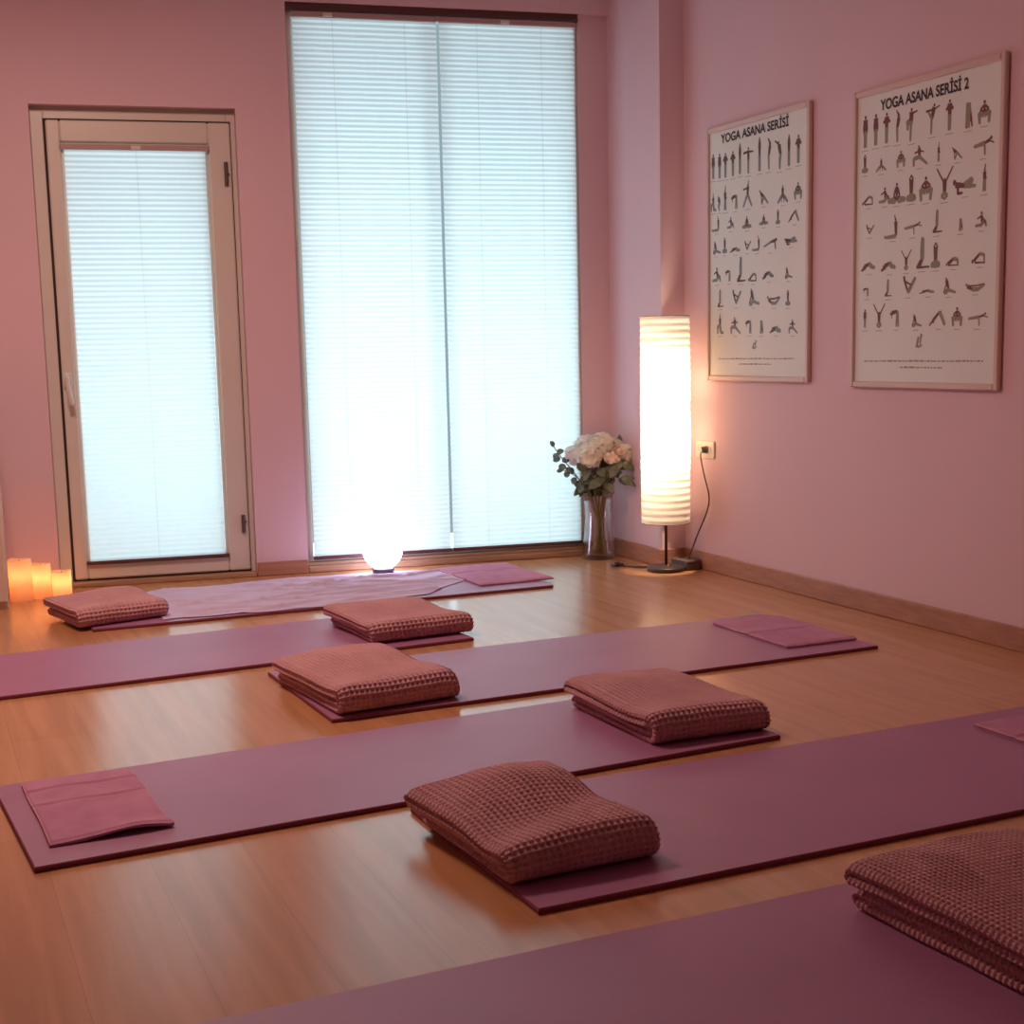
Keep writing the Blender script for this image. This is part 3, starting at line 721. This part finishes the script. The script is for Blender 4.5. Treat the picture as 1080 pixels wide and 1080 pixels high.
def poster(ytop, z0, z1, width, label, title, tx0, tx1, tz, th, rows, mtop, mleg, logo, foots):
    t = thing('framed_poster', label, 'poster', (XR, ytop, z0), 0, 'framed yoga charts on the right wall')
    H_ = z1 - z0; fw_ = .022; D = .02
    m1 = MB()
    def fb(y0, y1, a, b_): m1.box((-D, -y1, a), (-.001, -y0, b_), bev=.004)
    fb(0, fw_, 0, H_); fb(width - fw_, width, 0, H_); fb(fw_, width - fw_, H_ - fw_, H_); fb(fw_, width - fw_, 0, fw_)
    m1.build('frame', M['frame'], t)
    m1 = MB(); m1.box((-.010, -(width - fw_ + .002), fw_ - .002), (-.004, -(fw_ - .002), H_ - fw_ + .002)); pp = m1.build('paper', M['paper'], t)
    m1 = MB(); dep = [-.0103]
    for row in rows:
        for it in row:
            x, zb, h, k = it.split(); x = int(x) / 1000; zb = int(zb) / 1000 - z0; h = int(h) / 1000
            P = POSES[k]; hx, hy, hr = P[0]
            if k in ('cd', 'br', 'bo', 'rp', 'cr', 'w3', 'dg', 'wd'): sx = max(min(h, .055), .044) if k != 'w3' else .05
            else: sx = max(h, .045) * 1.08
            dep[0] -= 2e-6; vs = [(dep[0], -(x + hx * sx + hr * h * math.cos(a)), zb + hy * h + hr * h * 1.15 * math.sin(a)) for a in np.linspace(0, 2 * math.pi, 9)[:-1]]
            m1.add(vs, [tuple(range(8))], 0)
            for s_ in P[1:]:
                hd, rest = s_.split(':', 1); kind = hd[0]; w_ = float(hd[1:])
                pts = [(x + float(q.split(',')[0]) * sx, zb + float(q.split(',')[1]) * h) for q in rest.split(':')]
                dep[0] -= 2e-6; stroke(m1, pts, w_ * min(h, .11) * (1.6 if w_ < .17 or h < .035 else 1.0), 0 if kind == 't' else 1, dep[0])
            # caption bar
            cw = min(max(h * .22, .014), .02)
            m1.box((-.0104, -(x + cw), zb - .0135), (-.0102, -(x - cw), zb - .0115), mi=2)
    # little two-stroke emblem above the footer
    lx, lz0, lz1 = logo
    stroke(m1, [(lx - .012, lz0 - z0), (lx - .004, lz1 - z0 - .01)], .012, 1, -.0104)
    stroke(m1, [(lx + .012, lz1 - z0), (lx + .004, lz0 - z0 + .012)], .010, 1, -.0104)
    stroke(m1, [(lx - .004, lz0 - z0), (lx + .014, lz0 - z0 + .008)], .008, 1, -.0104)
    rnd = random.Random(5)
    for x0, x1, z in foots:     # footer text, too fine to read
        x = x0
        while x < x1:
            wl = rnd.uniform(.008, .03); m1.box((-.0104, -min(x + wl, x1), z - z0 - .003), (-.0102, -x, z - z0 + .003 - rnd.uniform(0, .002)), mi=2); x += wl + .005
    m1.build('figure_prints', [mtop, mleg, M['ink_grey']], pp)
    cu = bpy.data.curves.new('title', 'FONT'); cu.body = title; cu.size = 1; cu.align_x = 'LEFT'; cu.offset = .03
    to = bpy.data.objects.new('title', cu); sc.collection.objects.link(to)
    dg = bpy.context.evaluated_depsgraph_get(); dg.update()
    me = bpy.data.meshes.new_from_object(to.evaluated_get(dg)); bpy.data.objects.remove(to)
    xs = [v.co.x for v in me.vertices]; capz = .73
    a, b_ = min(xs), max(xs)
    for v in me.vertices:
        u = (v.co.x - a) / (b_ - a); v.co = Vector((-.0112, -(tx0 + u * (tx1 - tx0)), tz - z0 + v.co.y / capz * th))
    me.materials.clear(); me.materials.append(M['ink']); me.name = 'title'
    o = bpy.data.objects.new('title', me); sc.collection.objects.link(o); o.parent = pp
rows1 = [['49 1686 101 st', '100 1683 100 st', '146 1681 100 el', '204 1680 101 el', '258 1682 120 up', '321 1677 102 tp', '403 1676 131 up', '468 1675 120 ln', '542 1667 112 bb', '609 1671 117 up', '672 1675 105 el'], ['49 1552 73 kn', '97 1550 59 ch', '144 1548 99 u1', '223 1545 63 hf', '316 1546 101 sr', '434 1544 58 tr', '568 1537 65 wd', '672 1540 62 sq'], ['77 1467 62 ls', '188 1467 50 tw', '311 1460 48 bf', '435 1463 41 bf', '536 1458 54 lu', '650 1456 48 dg'], ['72 1372 54 pg', '141 1372 62 lu', '227 1369 24 cd', '312 1369 42 bt', '388 1365 58 ls', '482 1360 51 rp', '627 1372 29 cr'], ['78 1253 64 tw', '172 1253 51 hf', '264 1247 99 ss', '359 1243 37 br', '474 1246 44 cd', '607 1243 44 pg'], ['103 1149 71 ss', '228 1153 64 bt', '360 1148 67 pg', '509 1142 42 bo', '608 1139 58 lu'], ['103 1038 83 kn', '222 1036 69 wl', '331 1035 58 hf', '419 1033 56 fo', '527 1032 33 cd', '642 1030 54 wl']]
rows2 = [['67 1676 110 st', '126 1677 106 st', '186 1676 103 el', '243 1672 105 ln', '319 1665 110 lg', '425 1673 97 tl', '511 1673 98 el', '599 1668 84 fo', '675 1672 69 sq'], ['67 1589 61 lu', '159 1584 43 wd', '266 1585 54 sq', '364 1579 67 wl', '461 1579 62 u1', '551 1575 42 tr', '672 1572 55 w3'], ['91 1473 35 br', '182 1470 57 tw', '247 1466 69 bf', '324 1465 86 lu', '400 1460 77 sq', '494 1454 101 vv', '592 1462 55 cr', '683 1460 83 u1'], ['97 1369 37 bt', '230 1348 76 ls', '333 1352 40 w3', '459 1348 73 ss', '575 1345 42 fo', '674 1347 51 tw'], ['100 1241 43 cd', '214 1235 45 cd', '304 1234 67 vv', '387 1235 101 ss', '456 1234 81 lu', '545 1233 29 br', '670 1233 39 br'], ['87 1153 33 hf', '206 1148 58 ss', '316 1150 64 bt', '421 1149 16 cd', '524 1144 53 pg', '653 1147 28 bo'], ['79 1042 65 st', '160 1041 82 vv', '254 1042 63 hf', '361 1039 43 pg', '478 1040 54 dg', '569 1038 60 sq', '665 1036 41 w3']]
poster(5.36, .838, 1.893, .756, 'framed yoga chart nearer the lamp, titled without a number', 'YOGA ASANA SERİSİ', .111, .608, 1.822, .036, rows1, M['print_dark'], M['print_grey'], (.37, .972, 1.004), [(.09, .654, .931), (.253, .494, .909)])
poster(4.342, .827, 1.872, .775, 'framed yoga chart numbered 2, on the right', 'YOGA ASANA SERİSİ 2', .150, .600, 1.790, .036, rows2, M['print_top'], M['print_leg'], (.38, .969, 1.013), [(.077, .698, .922), (.28, .5, .900)])

# ------------------------------------------------------------------ glass vase with the bouquet
VX, VY = 2.968, 5.945
va = MB()
va.lathe([(.0, .0), (.076, .0), (.081, .004), (.080, .03), (.068, .12), (.062, .2), (.066, .275), (.067, .278), (.0635, .276), (.0585, .2), (.064, .12), (.075, .03), (.07, .012), (0, .012)], 40)
vase = va.build('glass_vase', M['glass'], smooth=True, loc=(VX, VY, 0)); tag(vase, 'clear glass vase full of flower stems in the window corner', 'vase')
CR = Vector((.92, -.39, 0)); CF = Vector((.39, .92, 0))     # across and away, as seen from the room
rnd = random.Random(12)
def off(a, f, z): return CR * a + CF * f + Vector((0, 0, z))
def petal_ball(mb_, c, r, n, mi, rr__, flat=.8):
    for i in range(n):
        z = 1 - 2 * (i + .5) / n; th = i * 2.39996
        rad = math.sqrt(max(0, 1 - z * z)); d = Vector((rad * math.cos(th), rad * math.sin(th), z * flat))
        p = c + d * r * rr__.uniform(.78, 1.08)
        nrm = (d + Vector((rr__.uniform(-.5, .5), rr__.uniform(-.5, .5), rr__.uniform(-.3, .6)))).normalized()
        u = nrm.orthogonal().normalized(); w = nrm.cross(u); s_ = r * rr__.uniform(.30, .42)
        vs = [p + nrm * s_ * .05]
        for k in range(8):
            a = k * math.pi / 4; q = s_ * (1 if k % 2 == 0 else .82)
            vs.append(p + u * q * math.cos(a) + w * q * math.sin(a) + nrm * s_ * rr__.uniform(.2, .42))
        mb_.add(vs, [(0, 1 + k, 1 + (k + 1) % 8) for k in range(8)], mi)
blooms = [  # across, away, height, radius, material, label
 (-.098, .00, .480, .050, 'petalw', 'white bloom at the left side of the bouquet, against the blind'),
 (-.045, .035, .520, .052, 'petalw', 'white bloom at the top left of the bouquet'),
 (-.040, -.045, .482, .056, 'petal', 'large creamy bloom low at the front of the bouquet'),
 (.018, .0, .530, .055, 'petal', 'large creamy bloom at the top middle of the bouquet'),
 (.075, .03, .512, .042, 'petal', 'cream bloom right of the topmost one in the bouquet'),
 (.128, .0, .488, .044, 'petal', 'cream bloom at the right side of the bouquet, beside the lamp'),
 (.062, -.055, .468, .034, 'rosebud', 'small blush flower in the front right of the bouquet'),
 (.105, -.045, .500, .026, 'rosebud', 'blush bud between the cream blooms on the bouquet right'),
]
for i, (a, f, z, r_, mk, lb) in enumerate(blooms):
    z += .012
    foot_a = math.atan2(-f, -a) + rnd.uniform(-.5, .5); fr = rnd.uniform(.015, .045)
    fp = Vector((fr * math.cos(foot_a), fr * math.sin(foot_a), .02 + .002 * i))
    t = thing('bouquet_flower', lb, 'flower', (VX, VY, 0), 0, 'flowers in the glass vase')
    neck = off(a * .22, f * .22, .265)
    m1 = MB(); m1.tube([fp, fp * .4 + neck * .6 + Vector((0, 0, -.02)), neck, off(a * .7, f * .7, z - r_ - .04), off(a, f, z - r_ * .5)], .0042, 7, smooth=2); m1.build('stem', M['stem'], t, smooth=True)
    m1 = MB(); petal_ball(m1, off(a, f, z), r_, 110 if r_ > .04 else 50, 0, rnd); m1.build('bloom', M[mk], t, smooth=False)
def leaf(mb_, base, d, L, w, nrm, mi=0, rounded=False):
    d = d.normalized(); s_ = d.cross(nrm).normalized(); n_ = s_.cross(d)
    pr_ = [(0, .05), (.2, .75), (.45, 1), (.7, .8), (.9, .42), (1, .06)] if not rounded else [(0, .2), (.15, .75), (.4, 1.0), (.65, 1.0), (.88, .65), (1, .15)]
    vs = []; fs = []
    for u, k in pr_:
        c = base + d * L * u - n_ * L * .25 * u * u
        vs += [c - s_ * w * k + n_ * w * .25 * k, c, c + s_ * w * k + n_ * w * .25 * k]
    for j in range(len(pr_) - 1):
        for q in (0, 1): fs.append((j * 3 + q, j * 3 + q + 1, (j + 1) * 3 + q + 1, (j + 1) * 3 + q))
    mb_.add(vs, fs, mi)
def spray(label, pts, leaves, name='leaf_spray', mk='leaf', rounded=False, seed=0):
    t = thing(name, label, 'foliage', (VX, VY, 0), 0, 'leafy sprays in the glass vase')
    m1 = MB(); m1.tube([off(*p) for p in pts], .0026, 6, smooth=2); m1.build('stem', M['stem'], t, smooth=True)
    rr__ = random.Random(seed); m1 = MB()
    for (a, f, z, L, w, da, dz) in leaves:
        leaf(m1, off(a, f, z), off(da, rr__.uniform(-.5, .1), dz), L, w, (Vector((-.39, -.92, .5)) + Vector((rr__.uniform(-.4, .4), rr__.uniform(-.3, .3), rr__.uniform(-.2, .5)))).normalized(), rounded=rounded)
    m1.build('leaves', M[mk], t, smooth=True)
    return t
spray('eucalyptus spray reaching out over the blind, left of the bouquet', [(.02, .0, .03), (-.02, -.0, .25), (-.10, -.02, .40), (-.17, -.02, .48), (-.205, -.02, .535)],
      [(-.205, -.02, .535, .03, .013, -.5, 1), (-.19, -.02, .50, .034, .016, 1, .8), (-.185, -.02, .50, .03, .014, -1, -.6), (-.175, -.02, .48, .036, .018, -1, -.2), (-.168, -.02, .47, .034, .016, 1, .1), (-.155, -.02, .45, .036, .018, -.9, -.8), (-.14, -.02, .43, .034, .016, .7, -.5)],
      'eucalyptus_spray', 'eucalyptus', True, 1)
spray('lower eucalyptus spray pointing left beneath the white bloom', [(.01, -.01, .03), (-.01, -.01, .24), (-.07, -.03, .36), (-.12, -.04, .41), (-.165, -.04, .425)],
      [(-.165, -.04, .425, .03, .010, -1, -.1), (-.14, -.04, .42, .032, .014, -.5, -1), (-.13, -.04, .415, .03, .013, -.7, .8), (-.105, -.04, .39, .034, .016, -.6, -1), (-.09, -.04, .375, .036, .017, -.4, -1), (-.075, -.04, .35, .036, .016, -.6, -.9), (-.065, -.04, .335, .034, .016, .2, -1)],
      'eucalyptus_spray', 'eucalyptus', True, 2)
lv = []
rr__ = random.Random(3)
for i in range(26):
    a = rr__.uniform(-.075, .04); z = rr__.uniform(.33, .45); lv.append((a, rr__.uniform(-.07, .03), z, rr__.uniform(.05, .075), rr__.uniform(.017, .026), rr__.uniform(-1, .7), rr__.uniform(-1, .5)))
spray('dark green leaf collar under the left and middle blooms', [(-.02, .01, .03), (.0, .01, .25), (-.02, -.02, .36), (-.03, -.02, .42)], lv, seed=4)
lv = []
for i in range(24):
    a = rr__.uniform(.0, .115); z = rr__.uniform(.36, .455) ; lv.append((a, rr__.uniform(-.07, .03), z, rr__.uniform(.05, .075), rr__.uniform(.017, .026), rr__.uniform(-.7, 1), rr__.uniform(-.9, .6)))
spray('dark green leaf collar under the right-hand blooms', [(.02, -.01, .03), (.01, -.01, .25), (.04, -.02, .37), (.06, -.02, .44)], lv, seed=5)
spray('brown pointed leaf standing up behind the right-hand blooms', [(.03, .02, .03), (.02, .02, .25), (.08, .03, .45), (.115, .03, .52)],
      [(.105, .03, .53, .05, .014, .1, 1), (.13, .02, .50, .035, .011, .9, .8), (.09, .03, .54, .04, .01, -1, .3)], seed=6)
